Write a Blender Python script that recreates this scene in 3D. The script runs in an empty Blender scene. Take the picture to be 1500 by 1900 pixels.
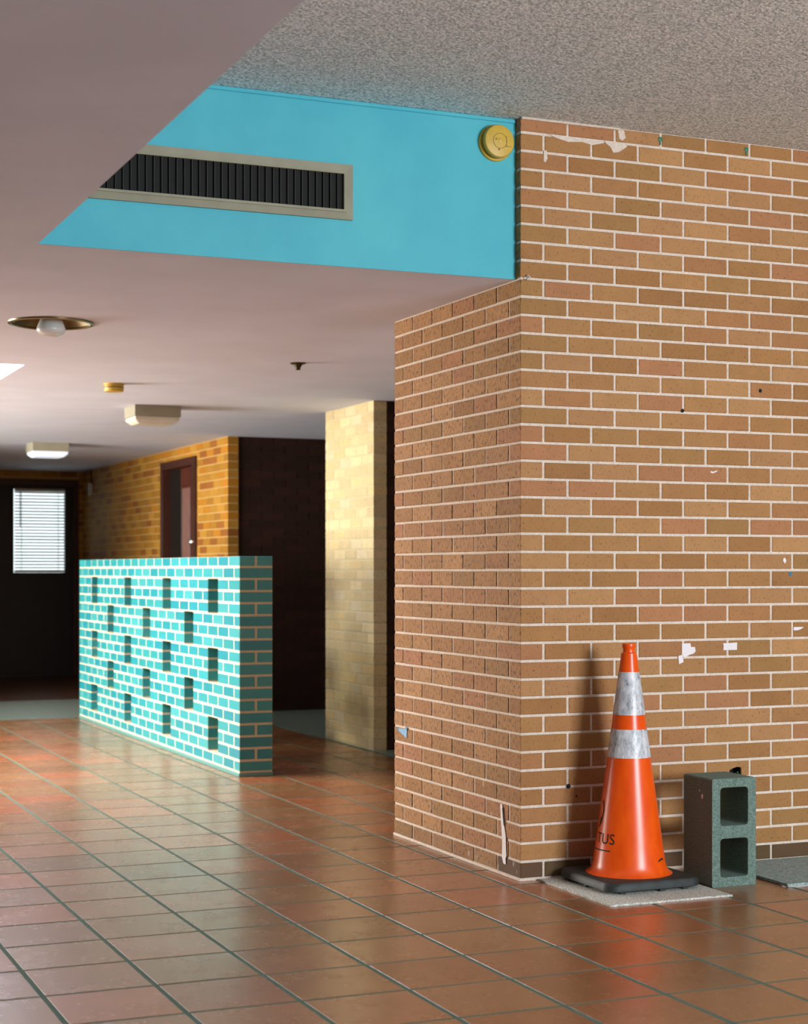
import bpy, bmesh, math, random
from mathutils import Vector, Matrix

random.seed(7)
SC = bpy.context.scene
COL = SC.collection

# ------------------------------------------------------------------ camera
F_PX, YAW, HY = 3152.5, 0.40169, 1057.45          # focal length and horizon in 1500x1900 pixels
CAM = Vector((-2.861, -5.629, 1.156))
cd = bpy.data.cameras.new('camera')
cd.sensor_fit = 'HORIZONTAL'
cd.sensor_width = 36.0
cd.lens = 36.0 * F_PX / 1500.0
cd.shift_y = (HY - 950.0) / 1500.0
cd.dof.use_dof = True
cd.dof.focus_distance = 6.35
cd.dof.aperture_fstop = 5.2
cd.clip_start = 0.05
cam = bpy.data.objects.new('camera', cd)
cam.location = CAM
cam.rotation_euler = (math.radians(90), 0, -YAW)
COL.objects.link(cam)
SC.camera = cam

# ------------------------------------------------------------------ world and lights
w = bpy.data.worlds.new('daylight')
SC.world = w
w.use_nodes = True
bg = w.node_tree.nodes['Background']
bg.inputs[0].default_value = (0.90, 0.96, 1.0, 1)
bg.inputs[1].default_value = 2.6

def area(name, loc, target, sx, sy, power, color, spread=180):
    l = bpy.data.lights.new(name, 'AREA')
    l.shape = 'RECTANGLE'
    l.size, l.size_y = sx, sy
    l.energy = power
    l.color = color
    l.spread = math.radians(spread)
    o = bpy.data.objects.new(name, l)
    o.location = loc
    d = (Vector(target) - Vector(loc)).normalized()
    o.rotation_euler = d.to_track_quat('-Z', 'Y').to_euler()
    COL.objects.link(o)
    return o

ZL = 2.2384      # low ceiling
ZH = 2.835       # coffer ceiling
# daylight through the window in the wall behind the photographer
area('window_light_behind', (1.65, -7.42, 1.7), (1.65, 0, 1.7), 1.9, 1.7, 440, (0.87, 0.935, 1.0))
# daylight through the long windows in the left wall
area('window_light_side', (-5.40, 6.6, 1.25), (0, 6.6, 1.25), 3.8, 1.7, 680, (1.0, 0.94, 0.82))
# daylight down the skylight well
area('skylight_light', (-1.95, 4.15, ZL + 0.55), (-1.95, 4.15, 0), 1.4, 1.4, 190, (1.0, 0.98, 0.95))

SC.view_settings.view_transform = 'Standard'
SC.view_settings.look = 'None'
SC.view_settings.gamma = 1.0
SC.view_settings.use_curve_mapping = False
SC.view_settings.exposure = 0.0

# ------------------------------------------------------------------ helpers
def lin(c):
    return tuple(((v / 255) / 12.92 if v / 255 <= 0.04045 else ((v / 255 + 0.055) / 1.055) ** 2.4) for v in c)

def L4(c):
    return (*lin(c), 1.0)

class NT:
    def __init__(s, name):
        s.m = bpy.data.materials.new(name)
        s.m.use_nodes = True
        s.t = s.m.node_tree
        s.b = s.t.nodes['Principled BSDF']
        s.out = s.t.nodes['Material Output']
    def n(s, typ, **kw):
        x = s.t.nodes.new(typ)
        for k, v in kw.items():
            if k in x.inputs:
                x.inputs[k].default_value = v
            else:
                setattr(x, k, v)
        return x
    def l(s, a, b):
        s.t.links.new(a, b)
    def pos(s, scale=(1, 1, 1)):
        g = s.n('ShaderNodeNewGeometry')
        m = s.n('ShaderNodeMapping')
        m.inputs['Scale'].default_value = scale
        s.l(g.outputs['Position'], m.inputs['Vector'])
        return m.outputs['Vector']
    def noise(s, scale, vec=None, detail=3, rough=0.5):
        x = s.n('ShaderNodeTexNoise')
        x.inputs['Scale'].default_value = scale
        x.inputs['Detail'].default_value = detail
        x.inputs['Roughness'].default_value = rough
        s.l(vec if vec is not None else s.pos(), x.inputs['Vector'])
        return x.outputs['Fac']
    def ramp(s, fac, stops):
        r = s.n('ShaderNodeValToRGB')
        e = r.color_ramp.elements
        while len(e) < len(stops):
            e.new(0.5)
        for i, (p, c) in enumerate(stops):
            e[i].position = p
            e[i].color = c if len(c) == 4 else (*c, 1)
        s.l(fac, r.inputs['Fac'])
        return r.outputs['Color']
    def mix(s, fac, a, b, blend='MIX'):
        x = s.n('ShaderNodeMix')
        x.data_type = 'RGBA'
        x.blend_type = blend
        for sock, v in ((x.inputs[0], fac), (x.inputs[6], a), (x.inputs[7], b)):
            if hasattr(v, 'is_linked'):
                s.l(v, sock)
            else:
                sock.default_value = v
        return x.outputs[2]
    def bump(s, h, strength=0.3, dist=0.002):
        x = s.n('ShaderNodeBump')
        x.inputs['Strength'].default_value = strength
        x.inputs['Distance'].default_value = dist
        s.l(h, x.inputs['Height'])
        s.l(x.outputs['Normal'], s.b.inputs['Normal'])
    def base(s, v):
        if hasattr(v, 'is_linked'):
            s.l(v, s.b.inputs['Base Color'])
        else:
            s.b.inputs['Base Color'].default_value = v
    def set(s, **kw):
        for k, v in kw.items():
            s.b.inputs[k.replace('_', ' ')].default_value = v

def plain(name, c, rough=0.6, var=0.12, scale=8, metallic=0.0, bump=0.0, bscale=200):
    m = NT(name)
    f = m.noise(scale)
    d = tuple(max(0, v * (1 - var)) for v in lin(c))
    u = tuple(min(1, v * (1 + var)) for v in lin(c))
    m.base(m.ramp(f, [(0.3, d), (0.7, u)]))
    m.set(Roughness=rough, Metallic=metallic)
    if bump:
        m.bump(m.noise(bscale), bump, 0.003)
    return m.m

def tint_source(m, src):
    if src == 'object':
        return m.n('ShaderNodeObjectInfo').outputs['Color']
    a = m.n('ShaderNodeAttribute')
    a.attribute_name = 'tint'
    return a.outputs['Color']

def brick_mat(name, src, streak=(190, 190, 80), pore=0.65, lo=0.60, hi=0.66, rough=0.75, dark=(0.11, 0.055, 0.025), spec=0.3, stains=False):
    m = NT(name)
    c = tint_source(m, src)
    v = m.noise(14, detail=4)
    c1 = m.mix(0.5, c, m.ramp(v, [(0.25, (0.74, 0.72, 0.68)), (0.75, (1.0, 1.0, 1.0))]), 'MULTIPLY')
    st = m.noise(1.0, m.pos(streak), detail=3, rough=0.55)
    pm = m.ramp(st, [(lo, (0, 0, 0)), (hi, (1, 1, 1))])
    mm = m.n('ShaderNodeMath', operation='MULTIPLY')
    m.l(pm, mm.inputs[0])
    mm.inputs[1].default_value = pore
    c2 = m.mix(mm.outputs[0], c1, (*dark, 1))
    if stains:      # chalky patches left on the low courses
        w = m.noise(1.0, m.pos((1, 26, 13)), detail=5, rough=0.6)
        wm = m.ramp(w, [(0.635, (0, 0, 0)), (0.70, (0.6, 0.6, 0.6))])
        sp = m.n('ShaderNodeSeparateXYZ')
        m.l(m.n('ShaderNodeNewGeometry').outputs['Position'], sp.inputs[0])
        zr = m.ramp(sp.outputs['Z'], [(0.33, (1, 1, 1)), (0.36, (0, 0, 0))])
        both = m.mix(1.0, wm, zr, 'MULTIPLY')
        c2 = m.mix(both, c2, (0.62, 0.55, 0.45, 1))
    m.base(c2)
    m.set(Roughness=rough)
    m.b.inputs['Specular IOR Level'].default_value = spec
    hh = m.n('ShaderNodeMath', operation='SUBTRACT')
    m.l(v, hh.inputs[0]); m.l(pm, hh.inputs[1])
    m.bump(hh.outputs[0], 0.3, 0.0015)
    return m.m

def glaze_mat(name, src):
    m = NT(name)
    c = tint_source(m, src)
    v = m.noise(30, detail=3)
    m.base(m.mix(0.5, c, m.ramp(v, [(0.3, (0.8, 0.85, 0.85)), (0.7, (1, 1, 1))]), 'MULTIPLY'))
    m.set(Roughness=0.3)
    m.bump(m.noise(60), 0.05, 0.002)
    return m.m

def tile_mat(name, src):
    m = NT(name)
    c = tint_source(m, src)
    v = m.noise(5, detail=6, rough=0.65)
    c1 = m.mix(0.75, c, m.ramp(v, [(0.25, (0.68, 0.62, 0.55)), (0.7, (1.0, 1.0, 1.0))]), 'MULTIPLY')
    sc = m.noise(1.0, m.pos((7, 22, 1)), detail=4, rough=0.6)
    c2 = m.mix(m.ramp(sc, [(0.55, (0, 0, 0)), (0.85, (0.22, 0.22, 0.22))]), c1, (0.42, 0.27, 0.19, 1))
    m.base(c2)
    r = m.ramp(m.noise(7, detail=6, rough=0.7), [(0.3, (0.20, 0.20, 0.20)), (0.7, (0.31, 0.31, 0.31))])
    m.l(r, m.b.inputs['Roughness'])
    m.b.inputs['Specular IOR Level'].default_value = 0.55
    m.set(Coat_Weight=0.55, Coat_Roughness=0.38)
    m.bump(m.noise(8, detail=2), 0.07, 0.004)
    return m.m

def mortar_mat(name, c, var=0.12):
    m = NT(name)
    f = m.noise(90, detail=4)
    g = m.noise(3, detail=3)
    col = m.ramp(f, [(0.3, tuple(v * (1 - var) for v in lin(c))), (0.7, tuple(min(1, v * (1 + var)) for v in lin(c)))])
    m.base(m.mix(0.35, col, m.ramp(g, [(0.3, (0.75, 0.75, 0.72)), (0.7, (1, 1, 1))]), 'MULTIPLY'))
    m.set(Roughness=0.9)
    m.bump(m.noise(260), 0.4, 0.002)
    return m.m

M = {}
M['brick'] = brick_mat('brick_clay', 'object')
M['brick_corner'] = brick_mat('brick_clay_corner', 'object')
M['brick_side'] = brick_mat('brick_clay_speckled', 'object', (150, 130, 55), 0.85, 0.55, 0.61, stains=True)
M['brick_s'] = brick_mat('brick_clay_joined', 'attr')
M['glaze'] = glaze_mat('glazed_teal', 'object')
M['glaze_s'] = glaze_mat('glazed_teal_joined', 'attr')
M['tile'] = tile_mat('quarry_tile', 'object')
M['tile_s'] = tile_mat('quarry_tile_joined', 'attr')
M['mortar'] = mortar_mat('mortar_light', (222, 206, 190))
M['mortar_screen'] = mortar_mat('mortar_white', (214, 198, 166), 0.05)
M['mortar_buff'] = mortar_mat('mortar_buff', (200, 188, 152))
M['mortar_ochre'] = mortar_mat('mortar_ochre', (196, 160, 96))
M['mortar_dark'] = mortar_mat('mortar_dark', (44, 26, 18))
M['grout'] = mortar_mat('grout_green', (76, 104, 90), 0.2)
M['plaster'] = plain('ceiling_paint', (210, 214, 232), 0.8, 0.04, 3, bump=0.08, bscale=120)
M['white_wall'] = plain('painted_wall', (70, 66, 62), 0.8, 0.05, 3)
M['grey_floor'] = plain('grey_terrazzo', (118, 132, 124), 0.35, 0.18, 40)
M['brown_floor'] = plain('brown_sheet_floor', (74, 44, 24), 0.35, 0.25, 6)
M['aluminium'] = plain('anodised_frame', (134, 130, 106), 0.5, 0.08, 12, metallic=0.1)
M['black'] = plain('black_void', (10, 9, 8), 0.8, 0.2, 20)
M['blade'] = plain('grille_blade', (30, 34, 22), 0.5, 0.2, 30)
M['yellowed'] = plain('yellowed_plastic', (205, 168, 62), 0.45, 0.06, 20)
M['yellowed_dark'] = plain('yellowed_plastic_line', (118, 92, 26), 0.5, 0.1, 20)
M['offwhite'] = plain('offwhite_enamel', (206, 202, 190), 0.4, 0.05, 10)
M['housing'] = plain('grey_housing', (150, 146, 128), 0.5, 0.05, 10)
M['reflector'] = plain('bronze_reflector', (120, 108, 76), 0.3, 0.15, 10, metallic=0.6)
M['chrome'] = plain('chrome', (200, 200, 200), 0.2, 0.05, 10, metallic=1.0)
M['brass_dark'] = plain('tarnished_brass', (70, 60, 26), 0.4, 0.15, 30, metallic=0.5)
M['door_dark'] = plain('dark_door', (20, 14, 11), 0.5, 0.2, 10)
M['door_frame'] = plain('red_brown_frame', (62, 28, 18), 0.45, 0.15, 10)
M['door_panel'] = plain('brown_door', (78, 34, 20), 0.45, 0.15, 6)
M['rubber'] = plain('black_rubber', (38, 44, 42), 0.6, 0.3, 25, bump=0.2, bscale=90)
M['white_paper'] = plain('white_paper', (235, 228, 228), 0.8, 0.03, 20)
M['blue_tape'] = plain('blue_tape', (120, 170, 205), 0.6, 0.08, 60)
M['blue_dot'] = plain('blue_paint', (30, 120, 160), 0.6, 0.05, 60)
M['red_wire'] = plain('red_wire', (190, 70, 45), 0.5, 0.05, 60)
M['green_wire'] = plain('green_wire', (50, 120, 90), 0.5, 0.05, 60)
M['steel'] = plain('zinc_steel', (150, 155, 160), 0.35, 0.1, 60, metallic=0.8)

def popcorn():
    m = NT('popcorn_texture')
    f = m.noise(95, detail=3, rough=0.6)
    m.base(m.ramp(f, [(0.35, lin((166, 176, 174))), (0.60, lin((250, 254, 252)))]))
    m.set(Roughness=0.95)
    m.bump(f, 0.8, 0.012)
    return m.m
M['popcorn'] = popcorn()

def fascia_paint():
    m = NT('turquoise_paint')
    f = m.noise(4, detail=5)
    m.base(m.ramp(f, [(0.3, lin((62, 172, 190))), (0.7, lin((76, 184, 196)))]))
    m.set(Roughness=0.6)
    m.bump(m.noise(160), 0.15, 0.003)
    return m.m
M['fascia'] = fascia_paint()

def carpet(name, c):
    m = NT(name)
    f = m.noise(130, detail=4, rough=0.7)
    d = tuple(v * 0.45 for v in lin(c)); u = tuple(min(1, v * 1.4) for v in lin(c))
    m.base(m.ramp(f, [(0.35, d), (0.65, u)]))
    m.set(Roughness=1.0)
    m.bump(f, 0.8, 0.004)
    return m.m
M['carpet'] = carpet('light_carpet', (206, 206, 196))
M['carpet_grey'] = carpet('grey_carpet', (150, 168, 164))

def orange():
    m = NT('cone_orange')
    f = m.noise(1.0, m.pos((25, 25, 9)), detail=5)
    c = m.ramp(f, [(0.2, lin((226, 70, 8))), (0.75, lin((246, 96, 14)))])
    g = m.noise(1.0, m.pos((60, 60, 34)), detail=6, rough=0.7)
    m.base(m.mix(m.ramp(g, [(0.60, (0, 0, 0)), (0.78, (0.55, 0.55, 0.55))]), c, (0.28, 0.08, 0.02, 1)))
    m.set(Roughness=0.3)
    return m.m
M['orange'] = orange()

def sheeting():
    m = NT('dirty_reflective_sheeting')
    g = m.noise(1.0, m.pos((45, 45, 22)), detail=8, rough=0.75)
    f = m.noise(1.0, m.pos((220, 220, 25)), detail=4, rough=0.6)
    c = m.ramp(g, [(0.34, lin((104, 112, 122))), (0.47, lin((186, 190, 194))), (0.62, lin((226, 224, 226)))])
    m.base(m.mix(m.ramp(f, [(0.60, (0, 0, 0)), (0.75, (0.7, 0.7, 0.7))]), c, (0.16, 0.18, 0.21, 1)))
    m.set(Roughness=0.35)
    m.bump(f, 0.25, 0.002)
    return m.m
M['sheeting'] = sheeting()

def concrete():
    m = NT('concrete_block')
    f = m.noise(180, detail=4, rough=0.7)
    m.base(m.ramp(f, [(0.3, lin((64, 86, 78))), (0.7, lin((130, 152, 140)))]))
    m.set(Roughness=0.95)
    m.bump(f, 0.6, 0.004)
    return m.m
M['concrete'] = concrete()

def emit(name, c, s):
    m = NT(name)
    m.base((*lin(c), 1))
    m.b.inputs['Emission Color'].default_value = L4(c)
    m.b.inputs['Emission Strength'].default_value = s
    return m.m
M['lamp_lens'] = emit('lit_lens', (214, 226, 240), 0.55)

def frosted():
    m = NT('frosted_glass')
    m.base(L4((214, 216, 214)))
    m.set(Roughness=0.25)
    m.b.inputs['Subsurface Weight'].default_value = 0.2
    m.b.inputs['Subsurface Radius'].default_value = (0.02, 0.02, 0.02)
    return m.m
M['frosted'] = frosted()

def slat_mat():
    m = NT('blind_slat')
    d = m.n('ShaderNodeBsdfDiffuse'); d.inputs['Color'].default_value = (0.8, 0.82, 0.82, 1)
    t = m.n('ShaderNodeBsdfTranslucent'); t.inputs['Color'].default_value = (0.62, 0.68, 0.70, 1)
    x = m.n('ShaderNodeMixShader'); x.inputs[0].default_value = 0.22
    m.l(d.outputs[0], x.inputs[1]); m.l(t.outputs[0], x.inputs[2]); m.l(x.outputs[0], m.out.inputs['Surface'])
    return m.m
M['slat'] = slat_mat()

def glass():
    m = NT('clear_glass')
    t = m.n('ShaderNodeBsdfTransparent'); t.inputs['Color'].default_value = (0.93, 0.96, 0.95, 1)
    g = m.n('ShaderNodeBsdfGlossy'); g.inputs['Roughness'].default_value = 0.03
    fr = m.n('ShaderNodeFresnel')
    x = m.n('ShaderNodeMixShader')
    m.l(fr.outputs[0], x.inputs[0]); m.l(t.outputs[0], x.inputs[1]); m.l(g.outputs[0], x.inputs[2])
    m.l(x.outputs[0], m.out.inputs['Surface'])
    return m.m
M['glass'] = glass()
M['wired_glass'] = plain('obscured_door_glass', (128, 92, 84), 0.2, 0.1, 8)

# --- objects
def link(o, parent=None):
    COL.objects.link(o)
    if parent is not None:
        o.parent = parent
        o.matrix_parent_inverse = Matrix.Identity(4)
    return o

def tag(o, label=None, cat=None, group=None, kind=None):
    if label: o['label'] = label
    if cat: o['category'] = cat
    if group: o['group'] = group
    if kind: o['kind'] = kind
    return o

def empty(name, loc, label, cat, group=None, rz=0):
    o = bpy.data.objects.new(name, None)
    o.location = loc
    o.rotation_euler = (0, 0, rz)
    o.empty_display_size = 0.05
    COL.objects.link(o)
    return tag(o, label, cat, group)

def mesh_obj(name, me, mat, parent=None, loc=(0, 0, 0)):
    if mat is not None and not me.materials:
        me.materials.append(mat)
    o = bpy.data.objects.new(name, me)
    o.location = loc
    return link(o, parent)

def bm_obj(name, bm, mat, parent=None, loc=(0, 0, 0), smooth=False):
    bmesh.ops.recalc_face_normals(bm, faces=bm.faces)
    me = bpy.data.meshes.new(name)
    bm.to_mesh(me)
    bm.free()
    if smooth:
        for p in me.polygons:
            p.use_smooth = True
        me.set_sharp_from_angle(angle=math.radians(38))
    return mesh_obj(name, me, mat, parent, loc)

_bc = {}
def brick_mesh(dx, dy, dz, mat, bev=0.0022):
    k = (round(dx, 3), round(dy, 3), round(dz, 3), mat.name)
    if k not in _bc:
        bm = bmesh.new()
        bmesh.ops.create_cube(bm, size=1, matrix=Matrix.Diagonal((k[0], k[1], k[2], 1)))
        bmesh.ops.bevel(bm, geom=list(bm.edges), offset=bev, segments=1, affect='EDGES')
        me = bpy.data.meshes.new('brick_%dx%dx%d' % (k[0] * 1000, k[1] * 1000, k[2] * 1000))
        bm.to_mesh(me)
        bm.free()
        me.materials.append(mat)
        _bc[k] = me
    return _bc[k]

def piece(name, lo, hi, mat, parent, tint, bev=0.0022, jig=0.0):
    d = [hi[i] - lo[i] for i in range(3)]
    o = bpy.data.objects.new(name, brick_mesh(*d, mat, bev))
    o.location = [(hi[i] + lo[i]) / 2 + random.uniform(-jig, jig) for i in range(3)]
    o.color = (*tint, 1)
    return link(o, parent)

QF = [(0, 3, 2, 1), (4, 5, 6, 7), (0, 1, 5, 4), (1, 2, 6, 5), (2, 3, 7, 6), (3, 0, 4, 7)]
def boxes(name, items, mat, parent=None, kind=None):
    """items: (lo, hi[, tint]); one mesh"""
    v, f, cols = [], [], []
    for it in items:
        (x0, y0, z0), (x1, y1, z1) = it[0], it[1]
        b = len(v)
        v += [(x0, y0, z0), (x1, y0, z0), (x1, y1, z0), (x0, y1, z0), (x0, y0, z1), (x1, y0, z1), (x1, y1, z1), (x0, y1, z1)]
        f += [tuple(b + i for i in q) for q in QF]
        if len(it) > 2:
            cols += [(*it[2], 1)] * 8
    me = bpy.data.meshes.new(name)
    me.from_pydata(v, [], f)
    if cols:
        a = me.attributes.new('tint', 'FLOAT_COLOR', 'POINT')
        a.data.foreach_set('color', [x for c in cols for x in c])
    o = mesh_obj(name, me, mat, parent)
    if kind: o['kind'] = kind
    return o

def bbox(name, lo, hi, mat, parent=None, bev=0.0, seg=2):
    bm = bmesh.new()
    c = [(lo[i] + hi[i]) / 2 for i in range(3)]
    d = [hi[i] - lo[i] for i in range(3)]
    bmesh.ops.create_cube(bm, size=1, matrix=Matrix.Diagonal((*d, 1)))
    if bev:
        bmesh.ops.bevel(bm, geom=list(bm.edges), offset=bev, segments=seg, affect='EDGES')
    return bm_obj(name, bm, mat, parent, c)

def lathe(name, prof, mat, parent=None, loc=(0, 0, 0), n=48, axis='Z', close=True, smooth=True):
    """prof: (radius, height)"""
    bm = bmesh.new()
    rings = []
    for r, h in prof:
        if r < 1e-6:
            rings.append([bm.verts.new((0, 0, h))])
        else:
            rings.append([bm.verts.new((r * math.cos(2 * math.pi * i / n), r * math.sin(2 * math.pi * i / n), h)) for i in range(n)])
    for a, b in zip(rings, rings[1:]):
        for i in range(n):
            j = (i + 1) % n
            if len(a) == 1 and len(b) == 1: continue
            if len(a) == 1: bm.faces.new((a[0], b[j], b[i]))
            elif len(b) == 1: bm.faces.new((a[i], a[j], b[0]))
            else: bm.faces.new((a[i], a[j], b[j], b[i]))
    if axis == '-Y':
        bmesh.ops.rotate(bm, verts=bm.verts, matrix=Matrix.Rotation(math.radians(90), 3, 'X'))
    if axis == '-X':
        bmesh.ops.rotate(bm, verts=bm.verts, matrix=Matrix.Rotation(math.radians(-90), 3, 'Y'))
    return bm_obj(name, bm, mat, parent, loc, smooth)

def prism(name, pts, mat, parent=None, thick=0.001, plane='xz', loc=(0, 0, 0)):
    """outline in a plane, extruded towards the viewer side (-Y or -X)"""
    bm = bmesh.new()
    def P(a, b, t):
        return (a, -t, b) if plane == 'xz' else ((-t, a, b) if plane == 'yz' else (a, b, t))
    lo = [bm.verts.new(P(a, b, 0)) for a, b in pts]
    hi = [bm.verts.new(P(a, b, thick)) for a, b in pts]
    bm.faces.new(lo); bm.faces.new(hi)
    for i in range(len(pts)):
        j = (i + 1) % len(pts)
        bm.faces.new((lo[i], lo[j], hi[j], hi[i]))
    return bm_obj(name, bm, mat, parent, loc)

def tube(name, pts, r, mat, parent=None, n=8):
    bm = bmesh.new()
    pts = [Vector(p) for p in pts]
    prev = None
    for i, p in enumerate(pts):
        d = (pts[min(i + 1, len(pts) - 1)] - pts[max(i - 1, 0)]).normalized()
        a = d.orthogonal().normalized(); b = d.cross(a)
        ring = [bm.verts.new(p + (a * math.cos(2 * math.pi * k / n) + b * math.sin(2 * math.pi * k / n)) * r) for k in range(n)]
        if prev:
            for k in range(n):
                bm.faces.new((prev[k], prev[(k + 1) % n], ring[(k + 1) % n], ring[k]))
        else:
            bm.faces.new(ring)
        prev = ring
    bm.faces.new(prev)
    return bm_obj(name, bm, mat, parent, smooth=True)

def proj(x, y, z):
    d = Vector((x, y, z)) - CAM
    c, s = math.cos(YAW), math.sin(YAW)
    xc, zc = d.x * c - d.y * s, d.x * s + d.y * c
    if zc < 0.3: return None
    return 750 + F_PX * xc / zc, HY - F_PX * d.z / zc, zc

def in_frame(x, y, z, m=40):
    p = proj(x, y, z)
    return p is not None and -m < p[0] < 1500 + m and -m < p[1] < 1900 + m

def pick(c, pal, var=0.05):
    b = random.choices(pal, k=1)[0]
    k = 1 + random.uniform(-var, var)
    return tuple(min(1, v * k) for v in lin(b))

PIER = [(174, 127, 78), (168, 121, 72), (176, 122, 82), (164, 121, 72), (182, 135, 87), (171, 120, 76), (170, 122, 76), (176, 129, 84), (162, 115, 68)]

# ================================================================== THE SETTING
C = 0.0677           # course height
BL = 0.2032          # brick module
Z0 = 0.072           # centre of the first bed joint
J = 0.0095           # joint
TH = 0.092           # brick thickness

def course_z(i):
    """z range of course i (0 = lowest)"""
    if i == 0: return 0.012, Z0 - J / 2
    return Z0 + (i - 1) * C + J / 2, Z0 + i * C - J / 2

# ---- wall_right: brick wall facing the camera, ending in the corner
wr = boxes('wall_right', [
    ((0.003, 0.06, 0), (3.2, 0.15, ZH)),
    ((0.003, 0.003, 0), (0.913, 0.06, ZH)),
    ((0.973, 0.003, 0), (3.2, 0.06, ZH)),
    ((0.913, 0.003, 0), (0.973, 0.06, 0.325)),
    ((0.913, 0.003, 0.384), (0.973, 0.06, ZH)),
], M['mortar'])
tag(wr, 'orange brick wall behind the traffic cone', 'wall', kind='structure')
rest = []
for i in range(42):
    z0, z1 = course_z(i)
    z1 = min(z1, ZH - 0.002)
    if z1 - z0 < 0.012: continue
    full = (i % 2 == 1)                       # the course starts with a whole stretcher at the corner
    xs = [0.0, (0.1985 if full else 0.0968)]
    while xs[-1] < 3.1: xs.append(xs[-1] + BL)
    for k in range(len(xs) - 1):
        a = xs[k] + (0 if k == 0 else J / 2); b = xs[k + 1] - J / 2
        t = pick(C, PIER)
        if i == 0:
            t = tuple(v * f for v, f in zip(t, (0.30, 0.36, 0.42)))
        dep = TH if (k > 0 or full) else 0.194
        lo, hi = (a, 0.0, z0), (b, dep, z1)
        if a < 0.943 < b and z0 < 0.36 < z1:   # the brick broken open for an electrical box
            o = prism('brick', [(a, z0), (0.915, z0), (0.917, 0.372), (0.935, 0.379), (0.952, 0.383), (0.971, 0.380), (0.972, z0), (b, z0), (b, z1), (a, z1)],
                      M['brick'], wr, 0.05, 'xz', (0, 0.05, 0))
            o.color = (*t, 1)
            continue
        if a < 1.33:
            o = piece('brick', lo, hi, M['brick'] if k else M['brick_corner'], wr, t, jig=0.0005)
            if k == 0 and len(o.data.materials) == 1:      # the end towards the hall shows the speckled cut
                o.data.materials.append(M['brick_side'])
                for pl in o.data.polygons:
                    if pl.normal.x < -0.5: pl.material_index = 1
        else:
            rest.append((lo, hi, t))
boxes('brick_field', rest, M['brick_s'], wr, 'stuff')
for x, z, r in ((0.701, 1.772, 0.006), (1.06, 1.864, 0.006), (0.201, 0.344, 0.007), (0.235, 0.305, 0.003)):
    lathe('drill_hole', [(0, 0), (r * 1.25, 0), (r * 1.25, 0.002), (r, 0.0028), (r * 0.8, 0.001), (0, 0.001)], M['black'], wr, (x, 0.0005, z), 14, '-Y')

for px, pz, pts in ((0.20, 2.772, [(-0.09, 0.012), (0.16, 0.010), (0.15, 0.0), (0.10, -0.012), (0.06, -0.004), (0.0, -0.010), (-0.05, 0.0)]),
                    (0.40, 2.760, [(-0.05, 0.02), (0.06, 0.022), (0.05, 0.006), (0.02, -0.014), (-0.005, -0.02), (-0.02, 0.002)]),
                    (0.42, 2.812, [(-0.006, 0.018), (0.02, 0.018), (0.028, -0.010), (0.014, -0.022), (0.0, -0.016)]),
                    (0.10, 2.700, [(-0.004, 0.02), (0.008, 0.022), (0.012, -0.008), (0.004, -0.024), (-0.004, -0.02)])):
    prism('mortar_smear', pts, M['mortar'], wr, 0.0012, 'xz', (px, -0.0004, pz))

# ---- wall_side: receding side of the same brick corner
ws = boxes('wall_side', [((0.003, 0.15, 0), (3.2, 1.211, ZH))], M['mortar'])
tag(ws, 'speckled orange brick side of the corner, facing the hall', 'wall', kind='structure')
YE = 1.214
for i in range(34):
    z0, z1 = course_z(i)
    z1 = min(z1, ZL - 0.001)
    if z1 - z0 < 0.012: continue
    full = (i % 2 == 0)      # here the header of the corner stretcher sits in odd courses
    ys = [0.1985 if full else 0.0968]
    while ys[-1] + BL < YE - 0.03: ys.append(ys[-1] + BL)
    ys.append(YE)
    for k in range(len(ys) - 1):
        a = ys[k] + J / 2; b = ys[k + 1] - (J / 2 if k < len(ys) - 2 else 0)
        t = pick(C, PIER)
        if i == 0: t = tuple(v * f for v, f in zip(t, (0.80, 0.80, 0.82)))
        piece('brick', (0.0, a, z0), (TH, b, z1), M['brick_side'], ws, t, jig=0.0008)
bbox('base_joint', (-0.006, 0.0, 0.0), (0.05, YE, 0.0115), M['mortar'], ws, 0.002, 1)

# ---- fascia, coffer and ceilings
fa = boxes('wall_fascia', [((-1.775, 0.04, ZL + 0.0005), (0.0, 0.12, ZH))], M['fascia'])
tag(fa, 'turquoise painted fascia above the low ceiling', 'wall', kind='structure')
bbox('paint_edge', (-1.775, 0.034, ZH - 0.016), (-0.002, 0.041, ZH - 0.001), M['fascia'], fa, 0.002, 1)

hc = boxes('ceiling_coffer', [((-1.775, -7.5, ZH), (5.0, 0.12, ZH + 0.06))], M['popcorn'])
tag(hc, 'rough grey sprayed ceiling of the raised bay', 'ceiling', kind='structure')
bbox('plaster_smear', (0.0, -0.012, ZH - 0.008), (0.42, 0.002, ZH), M['mortar'], hc, 0.003, 1)

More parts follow.
